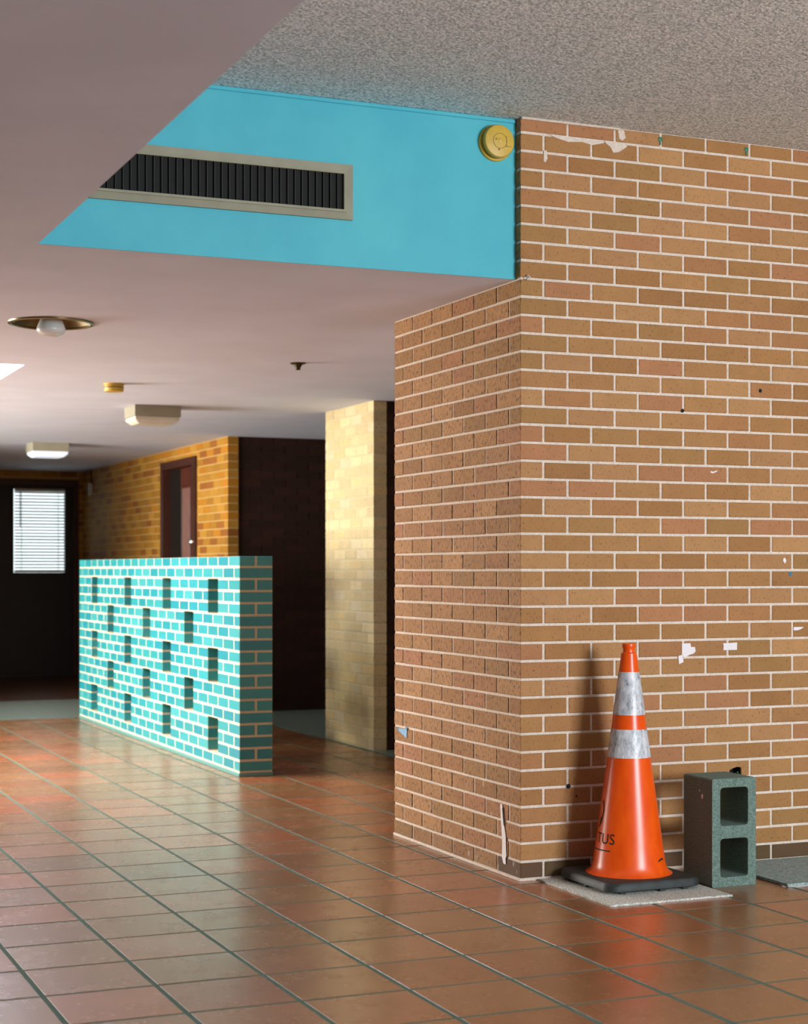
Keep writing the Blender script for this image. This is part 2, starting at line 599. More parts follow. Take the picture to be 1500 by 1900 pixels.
def low_ceiling():
    bm = bmesh.new()
    hx0, hx1, hy0, hy1 = -2.65, -1.20, 3.41, 4.85           # skylight well
    cx, cy, rr = -1.376, 1.82, 0.176                        # recessed lamp
    sq = 0.24
    xs = sorted({-5.5, -1.775, hx0, hx1, cx - sq, cx + sq, 5.0})
    ys = sorted({-7.5, 0.04, hy0, hy1, cy - sq, cy + sq, 13.0})
    def q(x0, y0, x1, y1):
        bm.faces.new([bm.verts.new((x, y, ZL)) for x, y in ((x0, y0), (x0, y1), (x1, y1), (x1, y0))])
    for x0, x1 in zip(xs, xs[1:]):
        for y0, y1 in zip(ys, ys[1:]):
            mx, my = (x0 + x1) / 2, (y0 + y1) / 2
            if mx > -1.775 and my < 0.04: continue
            if hx0 < mx < hx1 and hy0 < my < hy1: continue
            if abs(mx - cx) < sq and abs(my - cy) < sq: continue
            q(x0, y0, x1, y1)
    n = 48
    ring, sqv = [], []
    for i in range(n):
        a = 2 * math.pi * i / n
        ring.append(bm.verts.new((cx + rr * math.cos(a), cy + rr * math.sin(a), ZL)))
        s = sq / max(abs(math.cos(a)), abs(math.sin(a)))
        sqv.append(bm.verts.new((cx + s * math.cos(a), cy + s * math.sin(a), ZL)))
    for i in range(n):
        j = (i + 1) % n
        bm.faces.new((ring[i], ring[j], sqv[j], sqv[i]))
    bmesh.ops.remove_doubles(bm, verts=bm.verts, dist=1e-4)
    # skylight well walls
    top = ZL + 0.6
    for (xa, ya), (xb, yb) in (((hx0, hy0), (hx1, hy0)), ((hx1, hy0), (hx1, hy1)), ((hx1, hy1), (hx0, hy1)), ((hx0, hy1), (hx0, hy0))):
        bm.faces.new([bm.verts.new(p) for p in ((xa, ya, ZL), (xb, yb, ZL), (xb, yb, top), (xa, ya, top))])
    # the face of the low ceiling towards the raised bay
    bm.faces.new([bm.verts.new(p) for p in ((-1.776, -7.5, ZL), (-1.776, 0.04, ZL), (-1.776, 0.04, ZH), (-1.776, -7.5, ZH))])
    me = bpy.data.meshes.new('ceiling')
    bm.to_mesh(me); bm.free()
    o = mesh_obj('ceiling', me, M['plaster'])
    return tag(o, 'smooth pale low ceiling over the hall', 'ceiling', kind='structure')
low_ceiling()

# ---- enclosing walls (out of the picture; they carry the windows)
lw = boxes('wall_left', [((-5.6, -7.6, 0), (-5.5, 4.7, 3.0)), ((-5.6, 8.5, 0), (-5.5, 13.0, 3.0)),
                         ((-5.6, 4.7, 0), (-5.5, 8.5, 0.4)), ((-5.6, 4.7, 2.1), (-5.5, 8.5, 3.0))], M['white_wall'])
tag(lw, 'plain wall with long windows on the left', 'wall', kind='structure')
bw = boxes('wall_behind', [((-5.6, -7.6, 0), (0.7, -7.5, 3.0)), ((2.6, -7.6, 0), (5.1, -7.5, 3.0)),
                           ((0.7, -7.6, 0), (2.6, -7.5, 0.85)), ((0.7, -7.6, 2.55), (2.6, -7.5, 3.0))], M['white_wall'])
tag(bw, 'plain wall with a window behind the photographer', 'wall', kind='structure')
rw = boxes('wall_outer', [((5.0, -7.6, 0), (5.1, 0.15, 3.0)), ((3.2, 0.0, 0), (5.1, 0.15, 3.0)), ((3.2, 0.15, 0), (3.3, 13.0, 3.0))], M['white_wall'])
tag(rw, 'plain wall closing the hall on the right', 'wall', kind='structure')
pw = boxes('wall_light_block', [((-5.5, 8.8, 0), (-1.75, 8.9, ZL))], M['white_wall'])  # added out of view to block side window light from the far end
tag(pw, 'unseen plain wall added to shade the far end of the hall', 'wall', kind='structure')

# ---- floor
fl = boxes('floor', [((-5.5, -7.5, -0.12), (3.3, 7.66, -0.0009)), ((3.3, -7.5, -0.12), (5.0, 0.0, -0.0009))], M['grout'])
tag(fl, 'glossy terracotta quarry tile floor with green grey grout', 'floor', kind='structure')
PX, PY, OX, OY = 0.3135, 0.319, -0.08, -0.05
TP = [(152, 100, 60), (158, 104, 64), (148, 98, 56), (162, 102, 64), (150, 104, 60), (168, 98, 56), (142, 94, 54), (156, 108, 66)]
tiles = []
for i in range(-17, 16):
    for j in range(-23, 25):
        x0, y0 = OX + i * PX + 0.0075, OY + j * PY + 0.007
        x1, y1 = x0 + PX - 0.015, y0 + PY - 0.014
        y1 = min(y1, 7.655)
        if y0 > 7.6: continue
        if y0 > 1.2 and x0 > 1.2: continue
        x1 = x1 if y0 < 1.2 else min(x1, 1.2)
        if x1 - x0 < 0.03: continue
        if x0 > 0.0 and 0 < y0 and y1 < 1.2: continue
        cx, cy = (x0 + x1) / 2, (y0 + y1) / 2
        vis = in_frame(cx, cy, 0, 60)
        if vis:
            hid = (cx > 0.2 and cy > 0) and proj(cx, cy, 0)[0] > 735
            hid = hid or (cx > 0.2 and cy > 3.4 and proj(cx, cy, 0)[0] < 500)
            vis = not hid
        p = proj(cx, cy, 0)
        tiles.append((0 if not vis else 1 / p[2] ** 3, (x0, y0, -0.012), (x1, y1, random.uniform(-0.0004, 0.0004)), pick(C, TP, 0.1)))
tiles.sort(key=lambda t: -t[0])
field = []
for n, (a, lo, hi, t) in enumerate(tiles):
    if a > 0 and n < 300:
        o = piece('tile', lo, hi, M['tile'], fl, t, bev=0.0008)
        o.rotation_euler = (random.uniform(-0.0015, 0.0015), random.uniform(-0.0015, 0.0015), 0)
    else:
        field.append((lo, hi, t))
boxes('tile_field', field, M['tile_s'], fl, 'stuff')
gf = boxes('floor_grey', [((1.2, 1.2, -0.12), (3.2, 7.66, 0.0)), ((-5.5, 7.66, -0.12), (3.2, 9.5, 0.0))], M['grey_floor'])
tag(gf, 'grey green smooth floor beyond the tiles', 'floor', kind='structure')
gb = boxes('floor_brown', [((-5.5, 9.5, -0.12), (3.2, 13.0, 0.0))], M['brown_floor'])
tag(gb, 'dark brown floor in front of the far door', 'floor', kind='structure')

# ---- wall_column: pale brick pier beyond the corner
XC = 1.20
wc = boxes('wall_column', [((XC + 0.002, 4.432, 0), (XC + 0.09, 5.308, ZL))], M['mortar_buff'])
tag(wc, 'pale buff brick pier standing in the light', 'wall', kind='structure')
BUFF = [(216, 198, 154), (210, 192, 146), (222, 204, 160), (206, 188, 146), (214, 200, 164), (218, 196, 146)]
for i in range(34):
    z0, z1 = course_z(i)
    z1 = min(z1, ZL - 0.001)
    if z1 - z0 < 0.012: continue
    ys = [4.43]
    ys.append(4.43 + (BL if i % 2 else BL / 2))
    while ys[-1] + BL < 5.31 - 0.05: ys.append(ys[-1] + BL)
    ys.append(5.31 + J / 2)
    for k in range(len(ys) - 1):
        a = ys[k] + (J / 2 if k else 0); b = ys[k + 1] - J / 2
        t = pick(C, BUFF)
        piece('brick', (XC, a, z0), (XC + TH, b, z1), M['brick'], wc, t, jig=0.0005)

# ---- dark brick walls behind the pier and in the recess
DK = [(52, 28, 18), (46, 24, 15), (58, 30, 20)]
def dark_wall(name, x0, x1, y0, y1, label):
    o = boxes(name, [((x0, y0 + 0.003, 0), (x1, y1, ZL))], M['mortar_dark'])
    tag(o, label, 'wall', kind='structure')
    its = []
    for i in range(34):
        z0, z1 = course_z(i)
        z1 = min(z1, ZL - 0.001)
        if z1 - z0 < 0.012: continue
        x = x0 - (0 if i % 2 else BL / 2)
        while x < x1 - 0.02:
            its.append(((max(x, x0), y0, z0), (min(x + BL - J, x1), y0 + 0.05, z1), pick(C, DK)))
            x += BL
    boxes('brick_field', its, M['brick_s'], o, 'stuff')
    return o
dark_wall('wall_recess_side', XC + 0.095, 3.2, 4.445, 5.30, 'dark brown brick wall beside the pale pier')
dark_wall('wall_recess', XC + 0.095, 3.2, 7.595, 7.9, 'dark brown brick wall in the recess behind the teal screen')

# ---- wall_back: ochre brick wall with a door
D0, D1, DT = 8.47, 9.62, 2.135
wb = boxes('wall_back', [((XC + 0.003, 7.583, 0), (XC + 0.09, D0, ZL)), ((XC + 0.003, D1, 0), (XC + 0.09, 12.98, ZL)),
                         ((XC + 0.003, D0, DT), (XC + 0.09, D1, ZL))], M['mortar_ochre'])
tag(wb, 'ochre brick wall with a brown door beyond the teal screen', 'wall', kind='structure')
OCH = [(176, 128, 44), (168, 118, 36), (184, 134, 50), (160, 112, 40), (180, 120, 30), (150, 92, 34)]
cand = []
for i in range(34):
    z0, z1 = course_z(i)
    z1 = min(z1, ZL - 0.001)
    if z1 - z0 < 0.012: continue
    ys = [7.58, 7.58 + (BL if i % 2 else BL / 2)]
    while ys[-1] < 12.9: ys.append(ys[-1] + BL)
    for k in range(len(ys) - 1):
        a = ys[k] + (J / 2 if k else 0); b = min(ys[k + 1] - J / 2, 12.978)
        segs = [(a, b)]
        if z0 < DT - 0.03:
            segs = [s for s in ((a, min(b, D0)), (max(a, D1), b)) if s[1] - s[0] > 0.015]
        for a2, b2 in segs:
            vis = (z0 + z1) / 2 > 1.156 + (a2 - CAM.y) / (5.6 + 7.0) * 0.09 - 0.05
            cand.append((a2 if vis else 99, (XC, a2, z0), (XC + TH, b2, z1), pick(C, OCH, 0.08)))
cand.sort(key=lambda t: t[0])
field = []
for n, (k, lo, hi, t) in enumerate(cand):
    if n < 300 and k < 90: piece('brick', lo, hi, M['brick'], wb, t, jig=0.0005)
    else: field.append((lo, hi, t))
boxes('brick_field', field, M['brick_s'], wb, 'stuff')

# door in the ochre wall
d1 = boxes('door_1', [((XC + 0.055, D0 + 0.10, 0), (XC + 0.085, D1 - 0.15, DT - 0.07))], M['door_panel'])
tag(d1, 'brown door with narrow glass panel in the ochre brick wall', 'door', kind='structure')
boxes('frame', [((XC - 0.02, D0, 0), (XC + 0.09, D0 + 0.10, DT)), ((XC - 0.02, D1 - 0.10, 0), (XC + 0.09, D1, DT)),
                ((XC - 0.02, D0 + 0.10, DT - 0.07), (XC + 0.09, D1 - 0.10, DT))], M['door_frame'], d1)
bbox('stile', (XC + 0.035, D0 + 0.10, 0.0), (XC + 0.056, D0 + 0.34, DT - 0.07), M['door_frame'], d1, 0.003, 1)
bbox('glass_panel', (XC + 0.048, 8.815, 0.3), (XC + 0.056, 9.12, 1.885), M['wired_glass'], d1, 0.002, 1)
bbox('top_rail', (XC + 0.042, 8.81, 1.90), (XC + 0.056, 9.14, DT - 0.075), M['door_panel'], d1, 0.003, 1)
bbox('side_panel', (XC + 0.05, 9.15, 0.0), (XC + 0.056, D1 - 0.11, DT - 0.075), M['door_dark'], d1, 0.002, 1)
k = lathe('door_knob', [(0, 0), (0.026, 0), (0.026, 0.006), (0.012, 0.01), (0.012, 0.03), (0.026, 0.04), (0.03, 0.055), (0.02, 0.068), (0, 0.07)], M['chrome'], d1, (XC + 0.035, 8.60, 1.40), 20, '-X')
k['label'] = 'small metal door knob'

# wall sensor and its conduit
t = empty('wall_sensor', (XC, 12.52, 1.96), 'small white sensor box high on the ochre brick wall', 'sensor')
bbox('case', (-0.035, -0.045, 0.0), (0, 0.045, 0.13), M['offwhite'], t, 0.008)
bbox('lens', (-0.039, -0.025, 0.02), (-0.034, 0.025, 0.06), M['frosted'], t, 0.002, 1)
tube('conduit', [(-0.012, 0, 0.128), (-0.012, 0, ZL - 1.96)], 0.008, M['door_frame'], t)

# ---- wall_end with the far door and its window
YN = 12.98
we = boxes('wall_end', [((-5.5, YN, 0), (0.12, YN + 0.12, 3)), ((1.15, YN, 0), (3.2, YN + 0.12, 3)), ((0.12, YN, 2.145), (1.15, YN + 0.12, 3))], M['mortar_ochre'])
tag(we, 'brick wall at the far end around the dark door', 'wall', kind='structure')
its = []
for i in range(34):
    z0, z1 = course_z(i); z1 = min(z1, ZL - 0.001)
    if z1 - z0 < 0.012: continue
    x = -1.6 - (0 if i % 2 else BL / 2)
    while x < 1.2:
        for a, b in (((x, min(x + BL - J, 0.12)), (max(x, 1.15), min(x + BL - J, 1.2))) if z0 < 2.145 else ((x, min(x + BL - J, 1.2)),)):
            if b - a > 0.01: its.append(((a, YN - 0.005, z0), (b, YN + 0.02, z1), pick(C, OCH, 0.08)))
        x += BL
boxes('brick_field', its, M['brick_s'], we, 'stuff')

WX0, WX1, WZ0, WZ1 = 0.447, 1.003, 1.128, 2.038
d2 = boxes('door_2', [((0.20, YN + 0.02, 0.0), (WX0, YN + 0.065, 2.08)), ((WX1, YN + 0.02, 0.0), (1.09, YN + 0.065, 2.08)),
                      ((WX0, YN + 0.02, 0.0), (WX1, YN + 0.065, WZ0)), ((WX0, YN + 0.02, WZ1), (WX1, YN + 0.065, 2.08))], M['door_dark'])
tag(d2, 'dark far door with a bright blind covered window', 'door', kind='structure')
boxes('frame', [((0.12, YN - 0.02, 0), (0.20, YN + 0.10, 2.145)), ((1.09, YN - 0.02, 0), (1.15, YN + 0.10, 2.145)),
                ((0.20, YN - 0.02, 2.08), (1.09, YN + 0.10, 2.145))], M['door_frame'], d2)
bbox('pane', (WX0, YN + 0.05, WZ0), (WX1, YN + 0.056, WZ1), M['glass'], d2)
bm = bmesh.new()
fw = 0.022
boxes('window_bead', [((WX0 - 0.01, YN + 0.008, WZ0 - fw), (WX1 + 0.01, YN + 0.02, WZ0)), ((WX0 - 0.01, YN + 0.008, WZ1), (WX1 + 0.01, YN + 0.02, WZ1 + fw)),
                      ((WX0 - fw, YN + 0.008, WZ0 - fw), (WX0, YN + 0.02, WZ1 + fw)), ((WX1, YN + 0.008, WZ0 - fw), (WX1 + fw, YN + 0.02, WZ1 + fw))], M['door_dark'], d2)
bm.free()

bl = empty('window_blind', (0.725, YN - 0.004, WZ0), 'white horizontal slat blind hanging in the far door window', 'blind')
NS = 25
sm = bmesh.new()
hw = (WX1 - WX0) / 2 - 0.004
for a, b, c2, d in ((-0.018, 0.016, 0, 0),):
    pr = [(-0.010, 0.0105), (0.0, 0.002), (0.011, -0.0105)]
    vs = [[sm.verts.new((s * hw, y, z)) for y, z in pr] for s in (-1, 1)]
    v2 = [[sm.verts.new((s * hw, y + 0.0008, z + 0.0004)) for y, z in pr] for s in (-1, 1)]
    for k in range(2):
        sm.faces.new((vs[0][k], vs[0][k + 1], vs[1][k + 1], vs[1][k]))
        sm.faces.new((v2[0][k], v2[1][k], v2[1][k + 1], v2[0][k + 1]))
sme = bpy.data.meshes.new('slat'); sm.to_mesh(sme); sm.free(); sme.materials.append(M['slat'])
pit = (WZ1 - WZ0 - 0.06) / NS
for k in range(NS):
    o = bpy.data.objects.new('slat', sme)
    o.location = (0, 0.0, 0.035 + (k + 0.5) * pit)
    o.rotation_euler = (math.radians(random.uniform(-4, 4)), 0, 0)
    link(o, bl)
bbox('head_rail', (-hw, -0.012, 0.88), (hw, 0.012, WZ1 - WZ0), M['offwhite'], bl, 0.003, 1)
bbox('bottom_rail', (-hw, -0.009, 0.002), (hw, 0.009, 0.03), M['offwhite'], bl, 0.003, 1)
for x in (-0.2, 0.2):
    tube('ladder_cord', [(x, -0.011, 0.02), (x, -0.011, 0.89)], 0.0035, M['offwhite'], bl, 6)
tube('tilt_wand', [(-0.215, -0.018, 0.50), (-0.215, -0.018, 0.88)], 0.006, M['frosted'], bl, 6)

# ================================================================== TEAL BRICK SCREEN
LB = 0.2075
SY = 3.455
NB = 20
ST = 0.194
scr = empty('brick_screen', (0, SY, 0), 'low teal glazed brick screen wall pierced by staggered slots', 'partition')
TEAL = [(44, 142, 150), (52, 150, 156), (36, 134, 146), (64, 154, 158), (40, 138, 148), (50, 146, 150)]
holes = {}
for r, (c0, cols) in enumerate(((3, (0, 2, 4, 6)), (6, (1, 3, 5)), (9, (0, 2, 4, 6)), (12, (1, 3, 5)), (15, (0, 2, 4, 6)))):
    for c in range(c0, c0 + 3):
        holes[c] = [(2 * LB + 2.5 * LB * k, 3 * LB + 2.5 * LB * k) for k in cols]
def sub(segs, hs):
    for h0, h1 in hs:
        out = []
        for a, b in segs:
            if b <= h0 or a >= h1: out.append((a, b)); continue
            if a < h0: out.append((a, h0))
            if b > h1: out.append((h1, b))
        segs = out
    return segs
TL = NB * LB
BJ = 0.0095
front, back, core = [], [], []
for c in range(1, 19):
    zb = 1.173 - C * (c - 1)
    zt = zb + C
    z0 = zb + BJ / 2 if c < 18 else 0.030
    z1 = (zt - BJ / 2) if c > 1 else 1.233
    hs = holes.get(c, [])
    # mortar
    for a, b in sub([(0.0015, TL - 0.0015)], [(h0 - 0.0015, h1 + 0.0015) for h0, h1 in hs]):
        core.append(((0.0008, a, zb if c < 18 else 0.02), (ST - 0.0008, b, zt if c > 1 else 1.2315)))
    odd = c % 2 == 1
    xs = [0.0] if odd else [0.0, LB / 2]
    while xs[-1] < TL - 0.01: xs.append(min(TL, xs[-1] + LB))
    for k in range(len(xs) - 1):
        a, b = xs[k] + (J / 2 if k else 0), xs[k + 1] - (J / 2 if k < len(xs) - 2 else 0)
        ends = (k == 0 or k == len(xs) - 2) and not odd
        for h0, h1 in hs:
            if abs(b - h0) < 0.012: b = h0
            if abs(a - h1) < 0.012: a = h1
        for a2, b2 in sub([(a, b)], hs):
            # keep a joint beside whatever was cut at a slot; drop slivers
            if b2 - a2 < 0.03: continue
            col = pick(C, TEAL, 0.07)
            if ends and b2 - a2 < 0.12:
                front.append(((0.0, a2, z0), (ST, b2, z1), col))
            else:
                front.append(((0.0, a2, z0), (TH, b2, z1), col))
                back.append(((ST - TH, a2, z0), (ST, b2, z1), col))
front.sort(key=lambda t: t[0][1])
for lo, hi, t in front[:300]:
    piece('brick', lo, hi, M['glaze'], scr, t, bev=0.003, jig=0.0003)
rest = front[300:]
if rest: boxes('brick_field', rest, M['glaze_s'], scr, 'stuff')
near = [b for b in back if b[0][1] < 0.02]
for lo, hi, t in near:
    piece('brick', lo, hi, M['glaze'], scr, t, bev=0.003)
boxes('back_brick_field', [b for b in back if b[0][1] >= 0.02], M['glaze_s'], scr, 'stuff')
boxes('mortar', core, M['mortar_screen'], scr)
o = bbox('base_strip', (-0.004, -0.002, 0.0), (ST + 0.004, TL + 0.002, 0.019), M['glaze'], scr, 0.002, 1)
o.color = (*lin((96, 150, 146)), 1)

# ================================================================== GRILLE AND DETECTOR ON THE FASCIA
GX0, GX1, GZ0, GZ1 = -1.735, -0.656, 2.405, 2.602
gr = empty('ventilation_grille', (GX0, 0.04, GZ0), 'long dark air grille with metal frame in turquoise fascia', 'grille')
GW, GH = GX1 - GX0, GZ1 - GZ0
fr = 0.034
def frame_ring(name, x0, z0, x1, z1, wdt, y0, y1, mat, par, slope=0.0):
    bm = bmesh.new()
    o4 = [(x0, z0), (x1, z0), (x1, z1), (x0, z1)]
    i4 = [(x0 + wdt, z0 + wdt), (x1 - wdt, z0 + wdt), (x1 - wdt, z1 - wdt), (x0 + wdt, z1 - wdt)]
    vo = [bm.verts.new((x, y0, z)) for x, z in o4]; vf = [bm.verts.new((x, y1, z)) for x, z in o4]
    vi = [bm.verts.new((x, y1 + slope, z)) for x, z in i4]; vb = [bm.verts.new((x, y0, z)) for x, z in i4]
    for i in range(4):
        j = (i + 1) % 4
        bm.faces.new((vo[i], vo[j], vf[j], vf[i])); bm.faces.new((vf[i], vf[j], vi[j], vi[i]))
        bm.faces.new((vi[i], vi[j], vb[j], vb[i])); bm.faces.new((vb[i], vb[j], vo[j], vo[i]))
    return bm_obj(name, bm, mat, par)
frame_ring('frame', 0, 0, GW, GH, 0.026, 0.0, -0.012, M['aluminium'], gr, 0.001)
frame_ring('inner_frame', 0.026, 0.026, GW - 0.026, GH - 0.026, 0.009, 0.0, -0.016, M['aluminium'], gr)
bbox('backing', (0.03, -0.0022, 0.03), (GW - 0.03, -0.0005, GH - 0.03), M['black'], gr)
nb = 37
bme = brick_mesh(0.002, 0.010, GH - 0.07, M['blade'], 0.0003)
for k in range(nb):
    o = bpy.data.objects.new('blade', bme)
    o.location = (0.045 + (GW - 0.09) * (k + 0.5) / nb, -0.0075, GH / 2)
    link(o, gr)

sd = empty('smoke_detector', (-0.088, 0.04, 2.737), 'round yellowed smoke detector on the turquoise fascia', 'smoke detector')
lathe('base', [(0, 0), (0.067, 0), (0.067, 0.010), (0.064, 0.013), (0, 0.013)], M['yellowed'], sd, (0, 0, 0), 48, '-Y')
lathe('neck', [(0.054, 0.012), (0.052, 0.026)], M['yellowed_dark'], sd, (0, 0, 0), 48, '-Y')
cov = lathe('cover', [(0, 0.024), (0.058, 0.024), (0.061, 0.028), (0.061, 0.040), (0.058, 0.045), (0.052, 0.047), (0, 0.048)], M['yellowed'], sd, (0, 0, 0), 48, '-Y')
lathe('groove', [(0.0270, 0.0478), (0.0270, 0.0484), (0.0285, 0.0484), (0.0285, 0.0478)], M['yellowed_dark'], cov, (0, 0, 0), 40, '-Y')
lathe('test_button', [(0, 0.047), (0.011, 0.047), (0.011, 0.0492), (0.009, 0.0500), (0, 0.0500)], M['yellowed'], cov, (0.004, 0, 0.002), 24, '-Y')
lathe('indicator', [(0, 0.047), (0.003, 0.047), (0.003, 0.049), (0, 0.049)], M['yellowed_dark'], cov, (-0.016, 0, 0.005), 12, '-Y')
lathe('indicator', [(0, 0.047), (0.0035, 0.047), (0.0035, 0.049), (0, 0.049)], M['yellowed_dark'], cov, (-0.004, 0, -0.032), 12, '-Y')
bbox('seam', (0.022, -0.0486, -0.020), (0.046, -0.0476, -0.0185), M['yellowed_dark'], cov)
bbox('seam', (0.0255, -0.0486, -0.019), (0.027, -0.0476, 0.018), M['yellowed_dark'], cov)

# ================================================================== CEILING FITTINGS
# recessed round lamp
rl = empty('recessed_lamp', (-1.376, 1.82, ZL), 'round recessed ceiling lamp with a bare white bulb', 'ceiling lamp')
lathe('reflector', [(0.172, 0.0), (0.165, 0.012), (0.150, 0.035), (0.120, 0.07), (0.085, 0.10), (0.05, 0.115), (0, 0.117)], M['reflector'], rl, (0, 0, -0.002), 64)
lathe('trim_ring', [(0.170, 0.004), (0.170, -0.007), (0.176, -0.010), (0.186, -0.007), (0.188, -0.0005), (0.186, 0.0)], M['reflector'], rl, (0, 0, 0), 64)
lathe('bulb', [(0, -0.060), (0.030, -0.058), (0.052, -0.050), (0.062, -0.038), (0.063, -0.028), (0.058, -0.012), (0.048, 0.012), (0.038, 0.035), (0.026, 0.06), (0.020, 0.09), (0.02, 0.113)], M['frosted'], rl, (0, 0, 0), 40)

# ceiling smoke detector
cdt = empty('smoke_detector', (-0.553, 4.12, ZL), 'small yellowed drum smoke detector on the low ceiling', 'smoke detector')
lathe('base', [(0, 0), (0.060, 0), (0.060, -0.010), (0, -0.010)], M['yellowed'], cdt, (0, 0, 0), 40)
lathe('cover', [(0, -0.009), (0.056, -0.011), (0.057, -0.040), (0.052, -0.047), (0, -0.048)], M['yellowed'], cdt, (0, 0, 0), 40)
lathe('vent_band', [(0.0565, -0.020), (0.0580, -0.020), (0.0580, -0.026), (0.0565, -0.026)], M['yellowed_dark'], cdt, (0, 0, 0), 40)

def box_fixture(x, y, label, lens):
    t = empty('ceiling_light', (x, y, ZL), label, 'ceiling light', 'square ceiling lights')
    bbox('housing', (-0.156, -0.142, -0.074), (0.156, 0.142, 0.0), M['housing'], t, 0.003, 1)
    bm = bmesh.new()
    lv = [(-0.150, -0.136, -0.073), (-0.150, -0.136, -0.094), (-0.118, -0.104, -0.120)]
    rings = []
    for ax, ay, z in lv:
        rings.append([bm.verts.new(p) for p in ((ax, ay, z), (-ax, ay, z), (-ax, -ay, z), (ax, -ay, z))])
    for a, b in zip(rings, rings[1:]):
        for i in range(4):
            bm.faces.new((a[i], a[(i + 1) % 4], b[(i + 1) % 4], b[i]))
    bm.faces.new(rings[-1]); bm.faces.new(rings[0])
    bmesh.ops.bevel(bm, geom=list(bm.edges), offset=0.004, segments=2, affect='EDGES')
    bm_obj('lens', bm, lens, t)
    bbox('latch', (0.152, -0.05, -0.05), (0.162, -0.02, -0.02), M['brass_dark'], t, 0.002, 1)
    return t
box_fixture(0.014, 5.415, 'square white ceiling light above the near end of the screen', M['offwhite'])
box_fixture(0.018, 8.965, 'square ceiling light with glowing lens near the far door', M['lamp_lens'])

sp = empty('fire_sprinkler', (0.104, 2.77, ZL), 'small dark sprinkler head hanging from the low ceiling', 'sprinkler')
lathe('escutcheon', [(0, 0), (0.040, 0), (0.042, -0.003), (0.034, -0.007), (0, -0.008)], M['brass_dark'], sp, (0, 0, 0), 32)
lathe('body', [(0.024, -0.006), (0.019, -0.014), (0.013, -0.024), (0.010, -0.034), (0, -0.034)], M['brass_dark'], sp, (0, 0, 0), 24)
lathe('deflector', [(0, -0.033), (0.013, -0.033), (0.014, -0.036), (0, -0.038)], M['brass_dark'], sp, (0, 0, 0), 24)

# ================================================================== CONE, BLOCK AND MATS
def mat_slab(name, x0, y0, x1, y1, z0, z1, mat, label, cat, rz=0):
    bm = bmesh.new()
    w2, h2, t = (x1 - x0) / 2, (y1 - y0) / 2, z1 - z0
    bmesh.ops.create_grid(bm, x_segments=14, y_segments=14, size=1)
    for v in bm.verts:
        e = max(abs(v.co.x), abs(v.co.y)) > 0.99
        v.co = Vector((v.co.x * w2 + (random.uniform(-0.002, 0.002) if e else 0), v.co.y * h2 + (random.uniform(-0.002, 0.002) if e else 0), t))
    r = bmesh.ops.extrude_face_region(bm, geom=list(bm.faces))
    for g in r['geom']:
        if isinstance(g, bmesh.types.BMVert): g.co.z = 0.0
    o = bm_obj(name, bm, mat, None, ((x0 + x1) / 2, (y0 + y1) / 2, z0))
    o.rotation_euler = (0, 0, rz)
    return tag(o, label, cat)
mat_slab('carpet_square', 0.068, -0.548, 0.560, -0.010, 0.0003, 0.007, M['carpet'], 'pale carpet square lying under the traffic cone', 'carpet')
mat_slab('carpet_square', 0.845, -0.480, 1.40, -0.012, 0.0015, 0.012, M['carpet_grey'], 'grey carpet square beside the concrete block, on a paper', 'carpet')
o = prism('paper_sheet', [(0.835, -0.465), (0.87, -0.495), (0.96, -0.48), (0.90, -0.30)], M['white_paper'], None, 0.0008, 'xy', (0, 0, 0.0005))
tag(o, 'white paper sheet sticking out under the grey carpet square', 'paper')

CX, CY, CB = 0.336, -0.215, 0.007
co = empty('traffic_cone', (CX, CY, CB), 'tall orange traffic cone with two dirty white bands', 'traffic cone', rz=0.0)
bm = bmesh.new()
S = 0.195
def rr_ring(s, r, z, n=6):
    out = []
    for qx, qy, a0 in ((1, 1, 0), (-1, 1, 90), (-1, -1, 180), (1, -1, 270)):
        for i in range(n + 1):
            a = math.radians(a0 + 90 * i / n)
            out.append(bm.verts.new((qx * (s - r) + r * math.cos(a), qy * (s - r) + r * math.sin(a), z)))
    return out
rings = [rr_ring(S - 0.010, 0.040, 0.008), rr_ring(S, 0.046, 0.012), rr_ring(S, 0.046, 0.031), rr_ring(S - 0.007, 0.043, 0.040), rr_ring(S - 0.030, 0.04, 0.043)]
for a, b in zip(rings, rings[1:]):
    for i in range(len(a)):
        j = (i + 1) % len(a)
        bm.faces.new((a[i], a[j], b[j], b[i]))
bm.faces.new(rings[0]); bm.faces.new(rings[-1])
cbase = bm_obj('base', bm, M['rubber'], co, smooth=True)
for fx, fy in ((-0.13, -0.172), (0.03, -0.178), (0.13, -0.172), (-0.172, 0.0), (0.172, 0.0), (-0.13, 0.172), (0.13, 0.172), (0.0, 0.172)):
    bbox('foot', (fx - 0.012, fy - 0.008, 0.0), (fx + 0.012, fy + 0.008, 0.010), M['rubber'], cbase, 0.002, 1)
# profile in metres above the carpet: (radius, height)
HT = 0.879
def rad(z):
    P = [(0.042, 0.160), (0.050, 0.147), (0.062, 0.138), (0.085, 0.132), (0.15, 0.1225), (0.25, 0.109), (0.465, 0.0785), (0.568, 0.0645), (0.620, 0.0583), (0.776, 0.0372), (0.838, 0.0290)]
    if z <= P[0][0]: return P[0][1]
    for (a, ra), (b, rb) in zip(P, P[1:]):
        if z <= b: return ra + (rb - ra) * (z - a) / (b - a)
    return P[-1][1]
prof = [(rad(z), z) for z in (0.038, 0.042, 0.046, 0.050, 0.055, 0.06, 0.072, 0.085, 0.15, 0.25, 0.35, 0.465, 0.568, 0.62, 0.776, 0.838)]
prof += [(0.0285, 0.843), (0.0225, 0.847), (0.0215, 0.852), (0.0215, 0.861), (0.0245, 0.866), (0.0250, 0.874), (0.0235, 0.879), (0.017, 0.879), (0.016, 0.82), (0, 0.82)]
cbody = lathe('cone_body', prof, M['orange'], co, (0, 0, 0), 72)
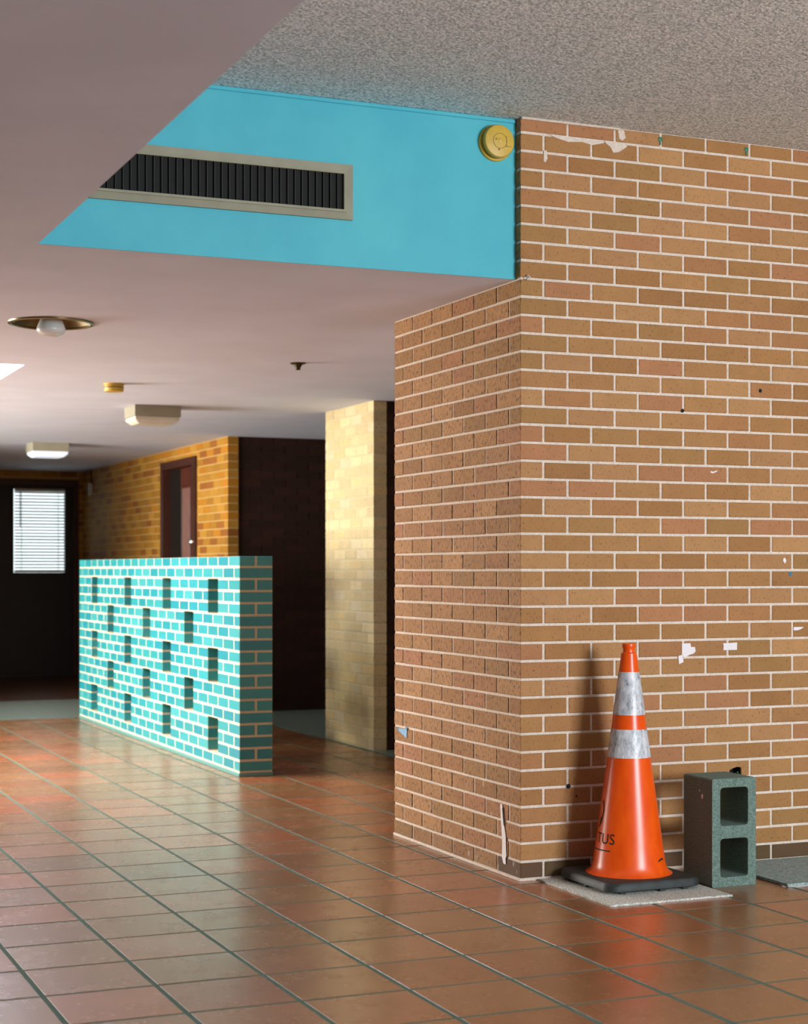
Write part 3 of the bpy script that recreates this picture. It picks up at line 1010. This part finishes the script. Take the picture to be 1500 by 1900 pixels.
for a, b in ((0.465, 0.568), (0.620, 0.776)):
    zz = [a + (b - a) * i / 6 for i in range(7)]
    lathe('reflective_band', [(rad(a) - 0.001, a)] + [(rad(z) + 0.0012, z) for z in zz] + [(rad(b) - 0.001, b)], M['sheeting'], cbody, (0, 0, 0), 72)

# lettering wrapped round the cone
view = math.atan2(CAM.y - CY, CAM.x - CX)           # direction from the cone to the camera
def wrap(pts, ang0, zc):
    """(s, h): arc length and height -> point on the cone, s grows to the viewer's right"""
    out = []
    for s, h in pts:
        z = zc + h
        r = rad(z) + 0.0008
        a = ang0 + s / rad(zc)
        out.append((r * math.cos(a), r * math.sin(a), z))
    return out
def wrapped_text(body, size, ang0, zc):
    cu = bpy.data.curves.new('lettering', 'FONT')
    cu.body = body; cu.size = size; cu.space_character = 1.05
    cu.resolution_u = 4
    to = bpy.data.objects.new('lettering_curve', cu)
    COL.objects.link(to)
    dg = bpy.context.evaluated_depsgraph_get()
    me = bpy.data.meshes.new_from_object(to.evaluated_get(dg))
    bpy.data.objects.remove(to)
    bm = bmesh.new(); bm.from_mesh(me); bpy.data.meshes.remove(me)
    bmesh.ops.subdivide_edges(bm, edges=[e for e in bm.edges if e.calc_length() > size * 0.25], cuts=2)
    ps = wrap([(v.co.x, v.co.y) for v in bm.verts], ang0, zc)
    for v, p in zip(bm.verts, ps): v.co = p
    return bm_obj('lettering', bm, M['black'], cbody)
def wrapped_line(pts, wdt, ang0, zc, name='marking'):
    bm = bmesh.new()
    prev = None
    dense = []
    for (a, b), (c, d) in zip(pts, pts[1:]):
        for i in range(8): dense.append((a + (c - a) * i / 8, b + (d - b) * i / 8))
    dense.append(pts[-1])
    for i, (s, h) in enumerate(dense):
        n2 = dense[min(i + 1, len(dense) - 1)]; p2 = dense[max(i - 1, 0)]
        dx, dy = n2[0] - p2[0], n2[1] - p2[1]; l = math.hypot(dx, dy) or 1
        nx, ny = -dy / l * wdt / 2, dx / l * wdt / 2
        q = [bm.verts.new(p) for p in wrap([(s + nx, h + ny), (s - nx, h - ny)], ang0, zc)]
        if prev: bm.faces.new((prev[0], prev[1], q[1], q[0]))
        prev = q
    return bm_obj(name, bm, M['black'], cbody)
A0 = view - math.radians(71)
wrapped_text('TUS', 0.054, A0, 0.156)
wrapped_line([(-0.01, -0.022), (0.082, -0.022)], 0.004, A0, 0.154)
wrapped_line([(0.012, 0.075), (0.022, 0.10), (0.026, 0.125), (0.020, 0.15), (0.010, 0.16)], 0.008, A0, 0.148)
wrapped_line([(0.000, 0.062), (0.010, 0.075), (0.010, 0.10)], 0.007, A0, 0.148)
wrapped_line([(0.150, 0.0), (0.170, 0.006), (0.185, 0.004)], 0.006, view + math.radians(-12), 0.095, 'scuff')

# concrete block standing on end
kb = bmesh.new()
BW, BD, BH = 0.190, 0.190, 0.395
def ring_xz(x0, z0, x1, z1, r, y, n=4):
    o = []
    for qx, qz, a0 in ((x1 - r, z1 - r, 0), (x0 + r, z1 - r, 90), (x0 + r, z0 + r, 180), (x1 - r, z0 + r, 270)):
        for i in range(n + 1):
            a = math.radians(a0 + 90 * i / n)
            o.append((qx + r * math.cos(a), y, qz + r * math.sin(a)))
    return o
cores = [(0.035, 0.035, 0.155, 0.176), (0.035, 0.222, 0.155, 0.362)]
outer = ring_xz(0, 0, BW, BH, 0.007, 0)
m0 = bmesh.new()
def face_with_holes(bm, y):
    es = []
    def loop(pts):
        vs = [bm.verts.new(p) for p in pts]
        for i in range(len(vs)): es.append(bm.edges.new((vs[i], vs[(i + 1) % len(vs)])))
        return vs
    lo = loop([(x, y, z) for x, _, z in outer])
    li = [loop([(x, y, z) for x, _, z in ring_xz(*c, 0.013, 0)]) for c in cores]
    bmesh.ops.triangle_fill(bm, use_beauty=True, use_dissolve=False, edges=es)
    return [lo] + li
fa_, fb_ = face_with_holes(kb, 0.0), face_with_holes(kb, BD)
for la, lb in zip(fa_, fb_):
    for i in range(len(la)):
        j = (i + 1) % len(la)
        kb.faces.new((la[i], la[j], lb[j], lb[i]))
m0.free()
cb = empty('concrete_block', (0.583, -0.386, 0.0), 'grey two-core concrete block standing on end beside the cone', 'concrete block')
bo = bm_obj('block_body', kb, M['concrete'], cb)
bo.modifiers.new('soft', 'BEVEL').width = 0.002
bo.modifiers['soft'].limit_method = 'ANGLE'
bm = bmesh.new()
bmesh.ops.create_icosphere(bm, subdivisions=2, radius=0.006)
for v in bm.verts: v.co.x *= 0.35; v.co.z *= 1.6
o = bm_obj('paint_splash', bm, M['white_paper'], cb, (0.0, 0.065, 0.325))
bm = bmesh.new()
bmesh.ops.create_icosphere(bm, subdivisions=2, radius=0.0035)
for v in bm.verts: v.co.x *= 0.4
o = bm_obj('paint_splash', bm, M['white_paper'], cb, (0.0, 0.082, 0.345))

# ================================================================== SMALL THINGS ON THE WALLS
eb = empty('electrical_box', (0.943, 0.058, 0.326), 'empty electrical box with loose wires in broken brick', 'electrical box')
boxes('case', [((-0.029, -0.004, 0.0), (0.029, 0.0, 0.056)), ((-0.0295, -0.05, 0), (-0.0275, 0, 0.056)), ((0.0275, -0.05, 0), (0.0295, 0, 0.056))], M['black'], eb)
tube('wire', [(-0.015, -0.005, 0.01), (-0.02, -0.03, 0.03), (-0.028, -0.055, 0.035), (-0.031, -0.064, 0.026)], 0.0022, M['red_wire'], eb)
tube('wire', [(0.012, -0.005, 0.01), (0.016, -0.03, 0.028), (0.017, -0.05, 0.036), (0.018, -0.06, 0.020)], 0.0022, M['green_wire'], eb)

def scrap(name, pts, x, z, mat, label, cat, plane='xz', th=0.0008):
    loc = (x, -0.0012, z) if plane == 'xz' else (-0.0012, x, z)
    o = prism(name, pts, mat, None, th, plane, loc)
    return tag(o, label, cat)
scrap('paper_scrap', [(-0.028, 0.026), (0.010, 0.026), (0.013, 0.011), (0.031, 0.011), (0.034, -0.006), (0.024, -0.015), (0.006, -0.019), (-0.018, -0.030), (-0.028, -0.018)], 0.726, 0.846, M['white_paper'], 'torn ragged white paper scrap stuck on brick wall', 'paper')
scrap('paper_scrap', [(-0.036, 0.013), (0.030, 0.015), (0.029, -0.014), (-0.034, -0.014), (-0.033, 0.006)], 0.921, 0.856, M['white_paper'], 'rectangular white paper scrap on brick wall above the block', 'paper')
scrap('paper_scrap', [(-0.012, 0.013), (0.008, 0.018), (0.012, -0.011), (-0.008, -0.018)], 0.693, 0.810, M['white_paper'], 'tiny white paper scrap just below the ragged scrap', 'paper')
scrap('tape_piece', [(-0.020, 0.007), (0.03, 0.007), (0.018, 0.0), (0.0, -0.006), (-0.020, -0.006)], 1.238, 0.921, M['white_paper'], 'short pale tape strip at the right edge of the wall', 'tape')
scrap('tape_piece', [(-0.006, 0.010), (0.002, 0.014), (0.008, 0.002), (0.002, -0.010), (-0.007, 0.0)], 1.175, 1.191, M['white_paper'], 'tiny white tape fleck above the blue dot', 'tape')
o = lathe('paint_dot', [(0, 0), (0.008, 0), (0.007, 0.0012), (0, 0.0014)], M['blue_dot'], None, (1.203, -0.0008, 1.14), 16, '-Y')
tag(o, 'small round blue dot on the brick wall', 'dot')
scrap('tape_piece', [(-0.018, 0.004), (-0.004, 0.002), (0.012, 0.008), (0.012, 0.003), (-0.006, -0.004), (-0.018, -0.002)], 0.846, 1.537, M['white_paper'], 'thin white tape shred high on the brick wall', 'tape')
# left face: seen from the hall, larger y lies further left
bt = scrap('tape_piece', [(0.055, 0.006), (0.05, -0.004), (-0.045, -0.030), (-0.048, 0.002), (-0.055, 0.012), (-0.035, 0.017), (-0.03, 0.008)], 1.118, 0.464, M['blue_tape'], 'pale blue tape scrap near the far brick edge', 'tape', 'yz')
prism('fold', [(0.058, 0.008), (0.044, 0.004), (0.044, -0.006), (0.058, -0.003)], M['blue_dot'], bt, 0.0012, 'yz', (-0.0008, 0, 0))
prism('fold', [(-0.034, 0.020), (-0.056, 0.014), (-0.050, 0.002), (-0.036, 0.010)], M['blue_dot'], bt, 0.0012, 'yz', (-0.0008, 0, 0))
bm = bmesh.new()
pts = [(0.165, 0.268), (0.148, 0.268), (0.143, 0.235), (0.138, 0.205), (0.128, 0.18), (0.118, 0.15), (0.117, 0.12), (0.113, 0.078), (0.120, 0.066), (0.118, 0.045), (0.138, 0.046), (0.150, 0.068), (0.148, 0.12), (0.154, 0.18), (0.160, 0.22)]
tp = prism('tape_strip', [(a - 0.14, b - 0.155) for a, b in pts], M['white_paper'], None, 0.0018, 'yz', (-0.0012, 0.14, 0.155))
tag(tp, 'long torn white tape strip low on the brick corner', 'tape')
bm.free()
tube('fold', [(-0.0028, 0.004, 0.10), (-0.004, -0.004, 0.06), (-0.0035, -0.010, 0.035)], 0.0022, M['steel'], tp, 6)

hk = empty('screw_hook', (0.024, 0.0, 2.246), 'small white screw hook at the corner below the fascia', 'hook')
tube('shank', [(0, 0.004, 0), (0, -0.012, 0.0)], 0.003, M['steel'], hk)
tube('eye', [(0.0 + 0.008 * math.sin(a), -0.014, -0.006 + 0.008 * math.cos(a)) for a in [i * 0.55 for i in range(10)]], 0.0025, M['offwhite'], hk)
for x, z, lab in ((0.600, 2.812, 'small blue grey wall plug under the ceiling, left one'), (0.994, 2.810, 'small blue grey wall plug under the ceiling, right one')):
    t = empty('wall_plug', (x, 0.0, z), lab, 'wall plug', 'wall plugs under the rough ceiling')
    lathe('collar', [(0, 0), (0.009, 0), (0.009, 0.004), (0.005, 0.006), (0, 0.006)], M['green_wire'], t, (0, 0.001, 0), 14, '-Y')
    bbox('shaft', (-0.003, -0.004, -0.022), (0.003, 0.0, -0.004), M['green_wire'], t, 0.001, 1)
